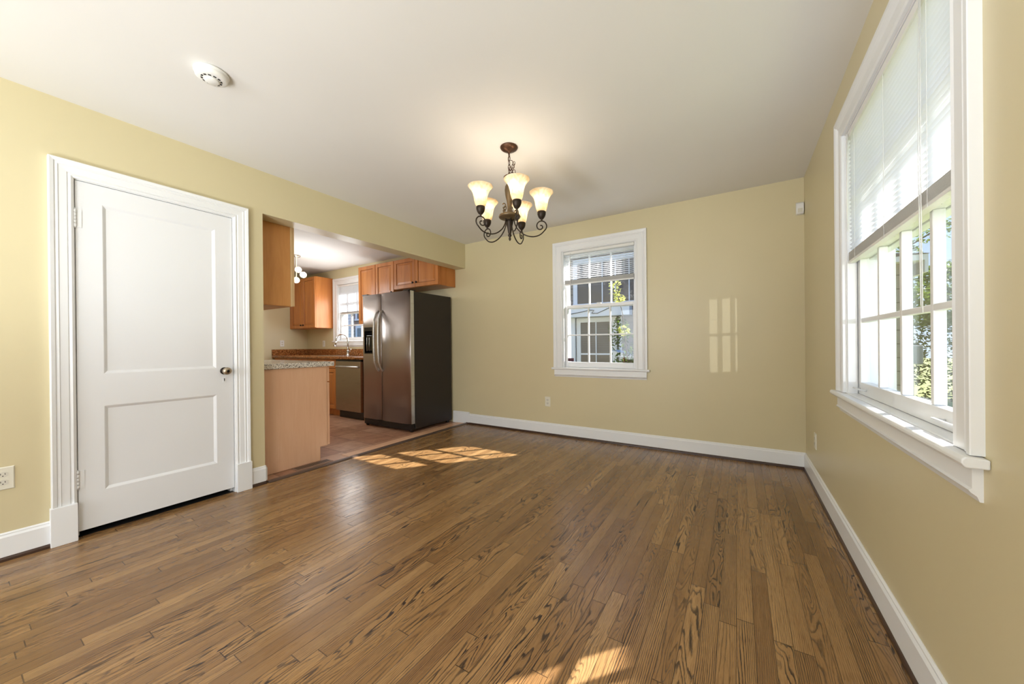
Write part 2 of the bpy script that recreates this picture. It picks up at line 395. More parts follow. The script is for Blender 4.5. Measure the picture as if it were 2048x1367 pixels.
def wall(name, T, u0, u1, v0, v1, z0, z1, holes, label, material='wall_paint'):
    mb = MB(T); us = u0
    for (a, b, c, d) in sorted(holes):
        c -= 0.004
        mb.box(us, a, v0, v1, z0, z1); 
        if c > z0: mb.box(a, b, v0, v1, z0, c)
        if d < z1: mb.box(a, b, v0, v1, d, z1)
        us = b
    mb.box(us, u1, v0, v1, z0, z1)
    return st(mb.build(name, material), label, 'wall')
wall('wall_back', TB, KX - 0.2, W + 0.2, 0, 0.16, 0, H, [WK, WB], 'tan-yellow painted wall with the small white window, running on into the kitchen')
wall('wall_right', TR, YR, 0, 0, 0.16, 0, H, [(-6.4, -5.0, 0.80, 2.13), WR], 'tan-yellow painted wall on the right with the large white window')
wall('wall_left', TL, YR, KY, 0, WT, 0, H, [(DY0, DY1, -1, DZ)], 'tan-yellow painted wall holding the white closet door')
st(MB().box(-WT, 0, KY, 0, 2.11, H).build('wall_header', 'wall_paint'), 'tan-yellow painted header over the opening to the kitchen', 'wall')
wall('wall_rear', TB, 0, W, YR - 0.16, YR, 0, H, [(0.1, 3.1, 0.65, 2.2)], 'tan-yellow painted wall behind the viewer')
st(MB().box(KX - 0.2, KX, KY - 0.2, 0, 0, H).build('wall_kitchen_left', 'wall_paint'), 'olive-tan painted kitchen wall with the single outlet above the backsplash end', 'wall')
st(MB().box(KX, -WT, KY - 0.15, KY, 0, H).build('wall_kitchen_near', 'wall_paint'), 'kitchen wall carrying the nearest cabinets', 'wall')
st(MB().box(-0.9, -WT, YR, YR + 0.02, 0, H).box(-0.9, -0.88, YR, KY - 0.15, 0, H).build('wall_closet', 'closet_shadow'), 'closet wall behind the white door, its shade painted near-black', 'wall')
st(MB().box(-0.02, W + 0.15, YR, 0.02, -0.06, 0).build('floor', 'oak_floor'), 'brown oak strip floor with dark open grain', 'floor')
st(MB().box(KX - 0.2, -0.02, KY, 0.02, -0.06, 0.0).build('floor_kitchen', 'tile_floor'), 'reddish brown square tile floor of the kitchen', 'floor')
st(MB().box(-0.9, -0.02, YR, KY, -0.06, -0.004).build('floor_closet', 'closet_shadow'), 'closet floor under the door, its shade painted near-black', 'floor')
st(MB().box(KX - 0.2, W + 0.2, YR - 0.2, 0.2, H, H + 0.1).build('ceiling', 'ceiling_paint'), 'flat white painted ceiling', 'ceiling')
# roof eave of the house itself, outside over the right window
tag(MB().box(W + 0.165, W + 0.50, YR, 0.6, 2.28, 2.36).build('roof_eave', 'fascia'), 'white eave overhanging outside above the large right window', 'eave')

# baseboards: moulded top edge, dark shoe moulding at the floor
BP = [(0, 0.022), (0.015, 0.022), (0.015, 0.118), (0.009, 0.128), (0.009, 0.134), (0.003, 0.14), (0, 0.14)]
SP = [(0, 0.0005), (0.022, 0.0005), (0.021, 0.012), (0.017, 0.019), (0.010, 0.024), (0, 0.024)]
def base(name, lab, runs):
    r = thing(name, (0, 0, 0), lab, 'baseboard', kind='structure')
    for (P, nm, mt) in ((BP, 'board', 'white_trim'), (SP, 'shoe_moulding', 'shoe')):
        mb = MB()
        for (f, a, b) in runs: mb.prism(P, a, b, f)
        mb.build(nm, mt, r)
    return r
fB = lambda p, t: (t, -p[0], p[1]); fR = lambda p, t: (W - p[0], t, p[1]); fL = lambda p, t: (p[0], t, p[1])
base('baseboard_back', 'white baseboard with dark shoe moulding along the wall with the small window', [(fB, 0.0, W - 0.003)])
base('baseboard_right', 'white baseboard with dark shoe moulding running under the large right window', [(fR, YR, -0.003)])
base('baseboard_left', 'white baseboard left of the closet door, with a short piece right of it', [(fL, YR, -3.452), (fL, -2.527, KY + 0.0005)])
b = thing('baseboard_kitchen', (-0.12, 0, 0), 'taller white baseboard stub in the corner beside the refrigerator', 'baseboard', kind='structure')
MB().prism([(0, 0.0), (0.016, 0.0), (0.016, 0.145), (0.006, 0.158), (0, 0.158)], -0.232, 0.052, fB).build('board', 'white_trim', b)
# end of the short baseboard wrapping the corner at the opening
b = MB().prism(BP, 0.0, -WT, lambda p, t: (t, KY + p[0], p[1])).build('baseboard_end', 'white_trim'); st(b, 'white baseboard return on the end of the left wall', 'baseboard')
# threshold strip between oak and tile
th = MB().prism([(-0.075, 0.0004), (-0.012, 0.0004), (-0.012, 0.006), (-0.03, 0.012), (-0.055, 0.012), (-0.075, 0.005)], KY + 0.016, -0.017, lambda p, t: (p[0] + 0.04, t, p[1])).build('trim_1', 'threshold')
st(th, 'dark metallic threshold strip between the oak floor and the kitchen tile', 'threshold')
tag(MB().prism([(-0.17, 0.0004), (-0.04, 0.0004), (-0.04, 0.007), (-0.17, 0.003)], -1.70, -0.018, lambda p, t: (p[0] + 0.005, t, p[1])).build('trim_2', 'cabinet_end'), 'pale plywood strip on the floor along the refrigerator side', 'strip', kind='structure')

# ------------------------------------------------------------------ windows
CP = [(0, 0), (0, 0.012), (0.010, 0.016), (0.018, 0.013), (0.060, 0.013), (0.066, 0.017), (0.074, 0.014), (0.082, 0.020), (0.092, 0.024), (0.106, 0.024), (0.108, 0.022), (0.108, 0)]
def sash(T, r, nm, u0, u1, z0, z1, v0, v1, bot, top, stile, cols, rows, mw, lab):
    mb = MB(T); mb.box(u0, u0 + stile, v0, v1, z0, z1).box(u1 - stile, u1, v0, v1, z0, z1)
    mb.box(u0 + stile, u1 - stile, v0, v1, z0, z0 + bot).box(u0 + stile, u1 - stile, v0, v1, z1 - top, z1)
    a, b, c, d = u0 + stile, u1 - stile, z0 + bot, z1 - top; vm = (v0 + v1) / 2
    s = mb.build(nm, 'white_trim', r, 0.0025)
    mb = MB(T)
    for k in range(1, cols):
        u = a + (b - a) * k / cols; mb.box(u - mw / 2, u + mw / 2, v0 + 0.004, v1 - 0.002, c, d)
    for k in range(1, rows):
        z = c + (d - c) * k / rows; mb.box(a, b, v0 + 0.0045, v1 - 0.0025, z - mw / 2, z + mw / 2)
    mb.build('muntins', 'white_trim', s, 0.003)
    MB(T).box(a - 0.003, b + 0.003, vm + 0.006, vm + 0.009, c - 0.003, d + 0.003).build('glass', 'window_glass', s)
    return s
def window(name, T, O, lab, cols, rows, mid, stile, casing_z, sill_ext, sill_out, depth=0.16, sash_v=0.045, mw=0.022):
    u0, u1, z0, z1 = O
    r = thing(name, T((u0 + u1) / 2, 0, z0), lab, 'window', kind='structure')
    MB(T).casing(u0, u1, casing_z, z1, CP).build('window_casing', 'white_trim', r)
    j = 0.006
    mb = MB(T); mb.box(u0, u0 + j, 0, depth, z0, z1).box(u1 - j, u1, 0, depth, z0, z1).box(u0 + j, u1 - j, 0, depth, z1 - j, z1).box(u0 + j, u1 - j, sash_v + 0.03, depth + 0.03, z0 - 0.02, z0 + 0.002)
    for (a, b) in ((u0 + j, u0 + j + 0.012), (u1 - j - 0.012, u1 - j)): mb.box(a, b, 0.004, sash_v - 0.004, z0, z1 - j)
    mb.build('window_jamb', 'white_trim', r, 0.001)
    prof = [(-sill_out, 0.010), (-sill_out + 0.006, 0.0), (sash_v, 0.0), (sash_v, 0.022), (-sill_out + 0.006, 0.022 + 0.003), (-sill_out, 0.018)]
    zs = z0 - 0.025
    mb = MB(T); mb.prism([(p[0], p[1] + zs) for p in prof], u0 - 0.108 - sill_ext, u1 + 0.108 + sill_ext, lambda p, t: (t, min(p[0], -0.0005), p[1]))
    mb.box(u0, u1, -0.001, sash_v + 0.06, zs + 0.004, zs + 0.025)
    mb.build('window_sill', 'white_trim', r, 0.003)
    ap = [(0, 0), (-0.006, 0), (-0.010, 0.012), (-0.020, 0.020), (-0.024, 0.026), (-0.018, 0.030), (-0.018, 0.082), (0, 0.082)]
    MB(T).prism([(p[0], p[1] + zs - 0.0825) for p in ap], u0 - 0.100, u1 + 0.100, lambda p, t: (t, p[0], p[1])).build('apron', 'white_trim', r)
    lo = sash(T, r, 'lower_sash', u0 + j, u1 - j, z0 + 0.001, mid + 0.02, sash_v, sash_v + 0.036, 0.06, 0.035, stile, cols, rows, mw, 'lower')
    up = sash(T, r, 'upper_sash', u0 + j, u1 - j, mid - 0.02, z1 - j, sash_v + 0.04, sash_v + 0.076, 0.035, 0.05, stile, cols, rows, mw, 'upper')
    MB(T).box((u0 + u1) / 2 - 0.025, (u0 + u1) / 2 + 0.025, sash_v + 0.004, sash_v + 0.026, mid + 0.020, mid + 0.034).build('sash_lock', 'white_trim', lo, 0.003)
    # exterior casing and storm frame
    mb = MB(T); e = 0.09
    mb.box(u0 - e, u0 + 0.03, depth - 0.02, depth + 0.02, z0 - 0.05, z1 + e).box(u1 - 0.03, u1 + e, depth - 0.02, depth + 0.02, z0 - 0.05, z1 + e).box(u0 + 0.03, u1 - 0.03, depth - 0.02, depth + 0.02, z1 - 0.03, z1 + e)
    mb.box(u0 + 0.03, u1 - 0.03, depth - 0.02, depth + 0.02, z0 - 0.05, z0 + 0.025)
    mb.build('storm_frame', 'white_trim', r, 0.002)
    return r, lo
w1, lo1 = window('window_1', TB, WB, 'white double-hung window with three by two panes on the far wall', 3, 2, 1.492, 0.040, 0.80, 0.022, 0.034, mw=0.015)
w2, lo2 = window('window_2', TR, WR, 'large white double-hung window four panes wide on the right wall', 4, 2, 1.492, 0.046, 0.80, 0.022, 0.045)
w3, lo3 = window('window_3', TB, WK, 'white window above the kitchen sink', 3, 2, 1.66, 0.040, WK[2], 0.03, 0.03)
# sash lifts on the large right window
for yy in (-2.28, -1.42):
    MB(TR).tube([(yy - 0.05, 0.044, 0.828), (yy - 0.05, 0.020, 0.832), (yy + 0.05, 0.020, 0.832), (yy + 0.05, 0.044, 0.828)], 0.006, 8, flat=0.6).build('sash_lift', 'white_trim', lo2)

# ------------------------------------------------------------------ closet door
d = thing('door_1', (0, (DY0 + DY1) / 2, 0), 'white two-panel closet door in the left wall, in its moulded casing', 'door', kind='structure')
DC = [(0, 0), (0, 0.010), (0.010, 0.016), (0.020, 0.012), (0.024, 0.016), (0.052, 0.018), (0.056, 0.022), (0.066, 0.020), (0.070, 0.026), (0.084, 0.030), (0.088, 0.028), (0.088, 0)]
MB(lambda u, v, z: (-v, u, z)).casing(DY0, DY1, 0.207, DZ, DC).build('door_casing', 'white_trim', d)
for (a, b2) in ((DY0 - 0.093, DY0 + 0.001), (DY1 - 0.001, DY1 + 0.093)):
    MB().box(0.0, 0.034, a, b2, 0.0, 0.207).build('plinth_block', 'white_trim', d, 0.002)
mb = MB(); mb.box(-WT, -0.0005, DY0, DY0 + 0.004, 0, DZ).box(-WT, -0.0005, DY1 - 0.004, DY1, 0, DZ).box(-WT, -0.0005, DY0 + 0.004, DY1 - 0.004, DZ - 0.004, DZ)
mb.box(-WT, -0.05, DY0 + 0.004, DY0 + 0.016, 0, DZ - 0.004).box(-WT, -0.05, DY1 - 0.016, DY1 - 0.004, 0, DZ - 0.004)
mb.build('door_jamb', 'white_trim', d)
a0, a1, dz0, dz1 = DY0 + 0.007, DY1 - 0.007, 0.036, DZ - 0.007
TD = lambda u, v, z: (v, u, z)
P1, P2, S0, S1 = (0.918, 1.905), (0.241, 0.730), -3.256, -2.728
mb = MB(TD); xf, xb = -0.004, -0.040
mb.box(a0, S0, xb, xf, dz0, dz1).box(S1, a1, xb, xf, dz0, dz1).box(S0, S1, xb, xf, dz0, P2[0]).box(S0, S1, xb, xf, P2[1], P1[0]).box(S0, S1, xb, xf, P1[1], dz1)
for (c0, c1) in (P1, P2): mb.ringed(S0, S1, c0, c1, [(0.0, xf), (0.004, xf - 0.002), (0.016, xf - 0.011), (0.020, xf - 0.011)], xb + 0.005)
slab = mb.build('door_slab', 'door_paint', d)
kb = MB().lathe(-2.682, 0.896, [(0.024, -0.0035), (0.024, 0.0), (0.018, 0.004), (0.009, 0.008), (0.008, 0.022), (0.014, 0.026), (0.025, 0.032), (0.0275, 0.042), (0.025, 0.052), (0.019, 0.058), (0.010, 0.0605), (0.0001, 0.061)], 24, axis='x').build('door_knob', 'nickel', d)
MB().lathe(-2.682, 0.896, [(0.026, -0.0038), (0.026, 0.002), (0.020, 0.006), (0.0001, 0.0062)], 24, axis='x').build('rosette', 'knob_dark', kb)
MB().lathe(-2.682, 0.896, [(0.009, 0.0606), (0.009, 0.0625), (0.0001, 0.0626)], 16, axis='x').build('knob_centre', 'knob_dark', kb)
ky = MB().box(-0.0035, -0.0015, -2.692, -2.674, 0.812, 0.852).build('keyhole_plate', 'white_trim', d, 0.001)
MB().lathe(-2.683, 0.838, [(0.0035, -0.0014), (0.0035, 0.0), (0.0001, 0.0001)], 12, axis='x').box(-0.0014, 0.0, -2.6850, -2.6810, 0.822, 0.837).build('keyhole', 'dark_slot', ky)
for zc in (1.80, 0.327):
    h = MB().box(-0.0038, -0.001, DY0 + 0.008, DY0 + 0.030, zc - 0.05, zc + 0.05)
    for k in range(5): h.lathe(0.002, DY0 + 0.004, [(0.0065, zc - 0.05 + k * 0.02 + 0.0006), (0.0065, zc - 0.05 + (k + 1) * 0.02 - 0.0006)], 12)
    h.lathe(0.002, DY0 + 0.004, [(0.0035, zc - 0.056), (0.0035, zc + 0.056)], 10); h.build('hinge', 'white_trim', d)

# ------------------------------------------------------------------ wall plates and small fittings
def outlet(loc, T, label, cover='plate', sw=False, mirror=1):
    r = thing('wall_outlet' if not sw else 'light_switch', loc, label, 'outlet' if not sw else 'switch')
    MB(T).ringed(-0.035, 0.035, -0.0575, 0.0575, [(0.0, 0.002), (0.004, 0.006)], 0.0003).build('cover_plate', cover, r)
    if sw:
        MB(T).box(-0.017, 0.017, 0.0055, 0.008, -0.034, 0.034).build('rocker', 'plate_face', r, 0.001)
    else:
        for dz in (-0.020, 0.020):
            mb = MB(T); pts = []
            for k in range(20):
                a = 2 * PI * k / 20; pts.append((max(-0.0135, min(0.0135, 0.0175 * math.cos(a))), 0.0135 * math.sin(a)))
            mb.prism(pts, 0.0055, 0.0072, lambda p, t: (p[0] * 1.2, t, p[1] + dz)); s = mb.build('socket', 'plate_face', r)
            MB(T).box(-0.0075, -0.0055, 0.0068, 0.0075, dz - 0.001, dz + 0.007).box(0.0055, 0.0075, 0.0068, 0.0075, dz - 0.001, dz + 0.007).box(-0.002, 0.002, 0.0068, 0.0075, dz - 0.009, dz - 0.005).build('slots', 'dark_slot', s)
    return r
def atT(c, f): return lambda u, v, z: f(c, u, v, z)
outlet((0, -3.597, 0.414), lambda u, v, z: (v, -3.597 + u, 0.414 + z), 'cream duplex outlet on the left wall beside the closet door')
outlet((1.242, 0, 0.390), lambda u, v, z: (1.242 + u, -v, 0.390 + z), 'cream duplex outlet low on the wall below the small window')
outlet((W, -0.446, 0.342), lambda u, v, z: (W - v, -0.446 + u, 0.342 + z), 'cream duplex outlet low on the right wall near the corner')
outlet((KX, -0.45, 1.130), lambda u, v, z: (KX + v, -0.45 + u, 1.130 + z), 'white outlet on the kitchen side wall above the backsplash, left of the corner', 'white_plastic')
outlet((-3.405, 0, 1.120), lambda u, v, z: (-3.405 + u, -v, 1.120 + z), 'white switch plate on the kitchen wall between the corner and the sink window', 'white_plastic', True)

r = thing('motion_sensor', (3.628, -0.02, 2.18), 'small white motion sensor high in the right corner', 'sensor')
MB().prism([(0, -0.050), (-0.03, -0.045), (-0.040, -0.03), (-0.040, 0.035), (-0.028, 0.050), (0, 0.052)], 3.600, 3.652, lambda p, t: (t, p[0] - 0.0004, 2.178 + p[1])).build('housing', 'white_plastic', r, 0.004)
MB().box(3.610, 3.642, -0.0425, -0.0395, 2.142, 2.175).build('lens', 'plate_face', r, 0.001)

sx, sy = 0.935, -3.045
r = thing('smoke_detector', (sx, sy, H), 'round white smoke detector on the ceiling', 'smoke detector')
MB().lathe(sx, sy, [(0.066, H - 0.0002), (0.070, H - 0.004), (0.070, H - 0.012), (0.065, H - 0.014), (0.066, H - 0.017), (0.064, H - 0.030), (0.055, H - 0.036), (0.036, H - 0.038), (0.0001, H - 0.038)], 40).build('housing', 'white_plastic', r)
mb = MB()
for k in range(12):
    a = 2 * PI * k / 12; c, s = math.cos(a), math.sin(a)
    pts = [(0.034, -0.006), (0.042, -0.006), (0.042, 0.006), (0.034, 0.006)]
    vs = [mb.v(sx + p * c - q * s, sy + p * s + q * c, z) for z in (H - 0.0375, H - 0.0388) for (p, q) in pts]
    for f in ((0, 1, 2, 3), (4, 5, 6, 7), (0, 1, 5, 4), (1, 2, 6, 5), (2, 3, 7, 6), (3, 0, 4, 7)): mb.face([vs[i] for i in f])
mb.build('vent_slots', 'dark_slot', r)
MB().lathe(sx, sy, [(0.030, H - 0.0375), (0.030, H - 0.045), (0.026, H - 0.048), (0.0001, H - 0.0485)], 32).build('sensor_cap', 'white_plastic', r)

r = thing('floor_vent', (-0.11, -2.0, 0), 'brown slotted floor vent at the foot of the near kitchen cabinet', 'vent')

MB(lambda u, v, z: (u, z, v)).ringed(-0.158, -0.058, -2.165, -1.845, [(0.0, 0.002), (0.004, 0.005)], 0.0005).build('vent_frame', 'vent_brown', r)
mb = MB()
for k in range(22): mb.box(-0.142, -0.076, -2.147 + k * 0.0133, -2.147 + k * 0.0133 + 0.0075, 0.0049, 0.0056)
mb.build('slots', 'dark_slot', r)

# ------------------------------------------------------------------ blinds
def blind(name, T, u0, u1, ztop, zbot, v, step, tilt, stack, label, cords, wand=None, head='white_plastic'):
    r = thing(name, T((u0 + u1) / 2, v, ztop), label, 'blind')
    MB(T).box(u0, u1, v - 0.017, v + 0.017, ztop - 0.030, ztop).build('headrail', head, r, 0.002)
    mb = MB(T); z = ztop - 0.040; c, s = math.cos(tilt) * 0.0125, math.sin(tilt) * 0.0125
    while z > zbot + stack + 0.012:
        pr = [(-c, s), (-c * 0.4, s * 0.4 + 0.0016), (c * 0.4, -s * 0.4 + 0.0016), (c, -s)]
        A = [mb.v(u0 + 0.004, v + p[0], z + p[1]) for p in pr]; B = [mb.v(u1 - 0.004, v + p[0], z + p[1]) for p in pr]
        for k in range(3): mb.face([A[k], A[k + 1], B[k + 1], B[k]], True)
        z -= step
    mb.build('slats', 'blind_slat', r)
    if stack > 0:
        mb = MB(T); n = int(stack / 0.0032)
        for k in range(n): mb.box(u0 + 0.004, u1 - 0.004, v - 0.0125, v + 0.0125, zbot + 0.012 + k * 0.0032, zbot + 0.012 + k * 0.0032 + 0.0012)
        mb.build('stacked_slats', 'white_plastic', r)
    MB(T).box(u0 + 0.003, u1 - 0.003, v - 0.0135, v + 0.0135, zbot, zbot + 0.0115).build('bottom_rail', 'white_plastic', r, 0.002)
    for u in cords:
        MB(T).box(u - 0.0008, u + 0.0008, v - 0.0155, v - 0.0145, zbot, ztop - 0.03).box(u - 0.0008, u + 0.0008, v + 0.0145, v + 0.0155, zbot, ztop - 0.03).build('ladder_cord', 'blind_cord', r)
    if wand:
        MB(T).tube([(wand[0], v - 0.024, ztop - 0.02), (wand[0], v - 0.026, wand[1])], 0.0035, 6).build('tilt_wand', 'white_plastic', r)
    return r
R = math.radians
bl2 = blind('window_blind', TR, WR[0] + 0.022, WR[1] - 0.022, 2.122, 1.462, 0.020, 0.0205, R(48), 0.045, 'wide white mini blind half lowered in the large right window', (-2.25, -1.88, -1.48), (-1.40, 1.62))
MB(TR).tube([(-2.235, -0.002, 2.10), (-2.236, -0.004, 1.6), (-2.24, -0.003, 1.15)], 0.0015, 5).tube([(-2.225, -0.002, 2.10), (-2.222, -0.004, 1.6), (-2.228, -0.003, 1.17)], 0.0015, 5).build('pull_cord', 'blind_cord', bl2)
blind('window_blind', TB, WB[0] + 0.022, WB[1] - 0.022, 2.122, 1.742, 0.022, 0.0205, R(8), 0.045, 'white mini blind with open slats raised over the upper half of the small far window', (1.56, 1.86, 2.15), (1.545, 1.56))
blind('window_blind', TB, WK[0] + 0.022, WK[1] - 0.022, 2.155, 1.635, 0.022, 0.0205, R(60), 0.03, 'white mini blind half lowered in the kitchen sink window', (-2.85, -2.5, -2.15), (-2.90, 1.35))
s = MB().box(1.487, 1.556, 0.050, 0.0555, 0.868, 0.905).build('alarm_box', 'maroon'); tag(s, 'small dark maroon box in the lower left corner of the small far window pane', 'box')
s = MB().tube([(2.135, 0.052, 0.864), (2.135, 0.050, 0.888), (2.132, 0.048, 0.905), (2.136, 0.05, 0.925)], [0.009, 0.006, 0.010, 0.004], 8).build('window_latch', 'brass'); tag(s, 'small brown metal latch standing at the bottom right of the small far window', 'latch')

# ------------------------------------------------------------------ chandelier
CX, CY = 1.823, -1.688
ch = thing('chandelier', (CX, CY, H), 'bronze scrolled chandelier with five glowing frosted bell shades', 'chandelier')
MB().lathe(CX, CY, [(0.060, H - 0.0002), (0.062, H - 0.004), (0.058, H - 0.012), (0.040, H - 0.024), (0.018, H - 0.031), (0.010, H - 0.038), (0.006, H - 0.046), (0.0001, H - 0.047)], 36).build('canopy', 'bronze', ch)
mb = MB(); zc = H - 0.052
for k in range(5):
    pts = []; 
    for i in range(14):
        a = 2 * PI * i / 14; x = 0.0085 * math.cos(a); z = 0.018 * math.sin(a)
        pts.append((CX + (x if k % 2 else 0), CY + (0 if k % 2 else x), zc + z))
    mb.tube(pts, 0.0022, 6, closed=True); zc -= 0.029
mb.build('chain', 'bronze', ch)
# slack chain and wire bunched beside the lower links
mb = MB()
for k in range(7):
    a0 = k * 1.3; cx2 = CX + 0.022 + 0.016 * math.cos(a0); cy2 = CY + 0.010 * math.sin(a0); cz = 2.315 - 0.011 * k
    pts = [(cx2 + 0.011 * math.cos(2 * PI * i / 12) * math.cos(a0), cy2 + 0.011 * math.cos(2 * PI * i / 12) * math.sin(a0), cz + 0.014 * math.sin(2 * PI * i / 12)) for i in range(12)]
    mb.tube(pts, 0.0020, 6, closed=True)
mb.tube([(CX, CY, 2.40), (CX + 0.004, CY - 0.01, 2.34), (CX + 0.03, CY - 0.012, 2.335), (CX + 0.042, CY, 2.31), (CX + 0.028, CY + 0.01, 2.28), (CX + 0.008, CY, 2.25), (CX, CY, 2.22)], 0.0022, 6)
mb.build('slack_chain', 'bronze', ch)
MB().lathe(CX, CY, [(0.006, 2.262), (0.010, 2.252), (0.008, 2.246), (0.030, 2.240), (0.039, 2.232), (0.040, 2.222), (0.032, 2.212), (0.018, 2.206), (0.012, 2.196), (0.012, 2.192), (0.0001, 2.191)], 32).build('top_cap', 'bronze', ch)
MB().lathe(CX, CY, [(0.010, 2.196), (0.016, 2.190), (0.030, 2.165), (0.033, 2.140), (0.029, 2.105), (0.019, 2.060), (0.015, 2.020), (0.017, 1.985), (0.024, 1.968)], 28).build('stem', 'old_bronze', ch)
MB().lathe(CX, CY, [(0.024, 1.972), (0.060, 1.970), (0.073, 1.964), (0.076, 1.956), (0.073, 1.948), (0.058, 1.942), (0.030, 1.938), (0.026, 1.930)], 36).build('plate', 'old_bronze', ch)
MB().lathe(CX, CY, [(0.026, 1.936), (0.024, 1.915), (0.018, 1.880), (0.012, 1.845), (0.009, 1.834), (0.013, 1.828), (0.013, 1.822), (0.007, 1.816), (0.006, 1.808), (0.009, 1.802), (0.006, 1.794), (0.0001, 1.786)], 24, smooth=True).build('finial', 'dark_iron', ch)
def spiral(c, r0, r1, a0, a1, n):
    return [(c[0] + (r0 + (r1 - r0) * i / n) * math.cos(a0 + (a1 - a0) * i / n), c[1] + (r0 + (r1 - r0) * i / n) * math.sin(a0 + (a1 - a0) * i / n)) for i in range(n + 1)]
RR = 0.222
arm2d = []
ctrl = [(0.030, 1.940), (0.036, 1.905), (0.060, 1.862), (0.105, 1.826), (0.160, 1.812), (0.210, 1.824), (0.245, 1.856)]
for i in range(len(ctrl) - 1):
    p0, p1, p2, p3 = ctrl[max(i - 1, 0)], ctrl[i], ctrl[i + 1], ctrl[min(i + 2, len(ctrl) - 1)]
    for k in range(6):
        tt = k / 6
        arm2d.append(tuple(0.5 * (2 * p1[j] + (p2[j] - p0[j]) * tt + (2 * p0[j] - 5 * p1[j] + 4 * p2[j] - p3[j]) * tt ** 2 + (3 * p1[j] - p0[j] - 3 * p2[j] + p3[j]) * tt ** 3) for j in (0, 1)))
arm2d += spiral((0.219, 1.883), 0.0375, 0.036, -0.72, PI / 2, 12)[0:]
arm2d += spiral((0.219, 1.883), 0.036, 0.028, PI / 2, PI * 1.25, 8)[1:]
arm2d += spiral((0.214, 1.880), 0.022, 0.007, PI * 1.25, PI * 2.6, 14)[1:]
inner2d = spiral((0.046, 2.030), 0.006, 0.020, 0, PI * 1.6, 14) + [(0.050, 2.004), (0.036, 1.996)] + spiral((0.044, 1.984), 0.012, 0.004, PI * 0.8, -PI * 0.6, 8)
sh_prof = [(0.026, 1.982), (0.030, 1.986), (0.036, 2.000), (0.041, 2.022), (0.045, 2.048), (0.052, 2.074), (0.064, 2.096), (0.077, 2.110), (0.083, 2.116), (0.0815, 2.118)]
inner = [(r - 0.003, z + 0.001) for (r, z) in reversed(sh_prof[:-1])]
base_ang = math.atan2(math.sin(R(31.17)), math.cos(R(31.17))) + R(-4)
for k in range(5):
    a = base_ang + k * 2 * PI / 5; ca, sa = math.cos(a), math.sin(a)
    P3 = lambda q: (CX + q[0] * ca, CY + q[0] * sa, q[1])
    arm = MB().tube([P3(q) for q in arm2d], 0.0042, 8).build('arm', 'dark_iron', ch)
    MB().tube([P3(q) for q in inner2d], 0.0036, 7).build('scroll', 'old_bronze', arm)
    ax, ay = CX + RR * ca, CY + RR * sa
    MB().lathe(ax, ay, [(0.004, 1.915), (0.007, 1.920), (0.006, 1.928), (0.014, 1.934), (0.024, 1.948), (0.029, 1.964), (0.030, 1.980), (0.027, 1.984), (0.0001, 1.984)], 24).build('cup', 'dark_iron', arm)
    mb = MB(); prof = sh_prof + inner; rings = []
    for (r_, z_) in prof:
        rings.append([mb.v(ax + r_ * (1 + (0.014 if r_ > 0.06 else 0.0) * math.cos(8 * q * 2 * PI / 40)) * math.cos(2 * PI * q / 40), ay + r_ * (1 + (0.014 if r_ > 0.06 else 0.0) * math.cos(8 * q * 2 * PI / 40)) * math.sin(2 * PI * q / 40), z_) for q in range(40)])
    for i in range(len(rings) - 1):
        for q in range(40): mb.face([rings[i][q], rings[i][(q + 1) % 40], rings[i + 1][(q + 1) % 40], rings[i + 1][q]], True)
    mb.build('shade', 'frosted_shade', ch)
    MB().sphere((ax, ay, 2.035), 0.019, 16, 1.3).build('bulb', 'bulb', ch)
    lamp('chandelier_bulb', 'POINT', (ax, ay, 2.075), 0.7, (1.0, 0.90, 0.78), shadow_soft_size=0.03)

# ------------------------------------------------------------------ kitchen
def front(u, v, z): return (u, v, z)
DR = lambda yf: [(0.0, yf), (0.050, yf), (0.056, yf + 0.007), (0.068, yf + 0.007), (0.092, yf + 0.002), (0.094, yf + 0.002)]
def cab_door(T, r, u0, u1, z0, z1, vf, vb, knob=None, nm='door', out=-1, wood='cabinet_wood'):
    k = -out
    big = (u1 - u0) > 0.21 and (z1 - z0) > 0.21
    rings = [(0.0, vf + k * 0.003), (0.003, vf), (0.050, vf), (0.056, vf + k * 0.008), (0.066, vf + k * 0.008), (0.088, vf + k * 0.003)] if big else [(0.0, vf + k * 0.003), (0.003, vf), (0.022, vf), (0.026, vf + k * 0.004), (0.030, vf + k * 0.004)]
    o = MB(T).ringed(u0, u1, z0, z1, rings, vb).build(nm, wood, r)
    if big:
        i = 0.054; g = 0.0035; mb = MB(T)
        for (a, b, c, e) in ((u0 + i, u1 - i, z0 + i, z0 + i + g), (u0 + i, u1 - i, z1 - i - g, z1 - i), (u0 + i, u0 + i + g, z0 + i + g, z1 - i - g), (u1 - i - g, u1 - i, z0 + i + g, z1 - i - g)):
            mb.box(a, b, vf + k * 0.0055, vf + k * 0.009, c, e)
        mb.build('glaze_line', 'glaze', o)
    if knob:
        a = [T(knob[0], vf + out * x, knob[1]) for x in (0, 0.010, 0.012, 0.020, 0.024)]
        MB().tube(a, [0.006, 0.006, 0.014, 0.015, 0.009], 12).build('knob', 'knob_dark', o)
    return o

# upper cabinet in the far-left corner
c1 = thing('wall_cabinet', (-3.5, -0.15, 1.40), 'orange maple wall cabinet in the kitchen corner left of the sink window', 'cabinet')
MB().box(-3.967, -3.092, -0.312, -0.002, 1.396, 2.29).build('carcass', 'cabinet_wood', c1, 0.002)
cab_door(TB, c1, -3.885, -3.492, 1.400, 2.286, -0.333, -0.3135, (-3.530, 1.45)); cab_door(TB, c1, -3.488, -3.094, 1.400, 2.286, -0.333, -0.3135, (-3.450, 1.45))
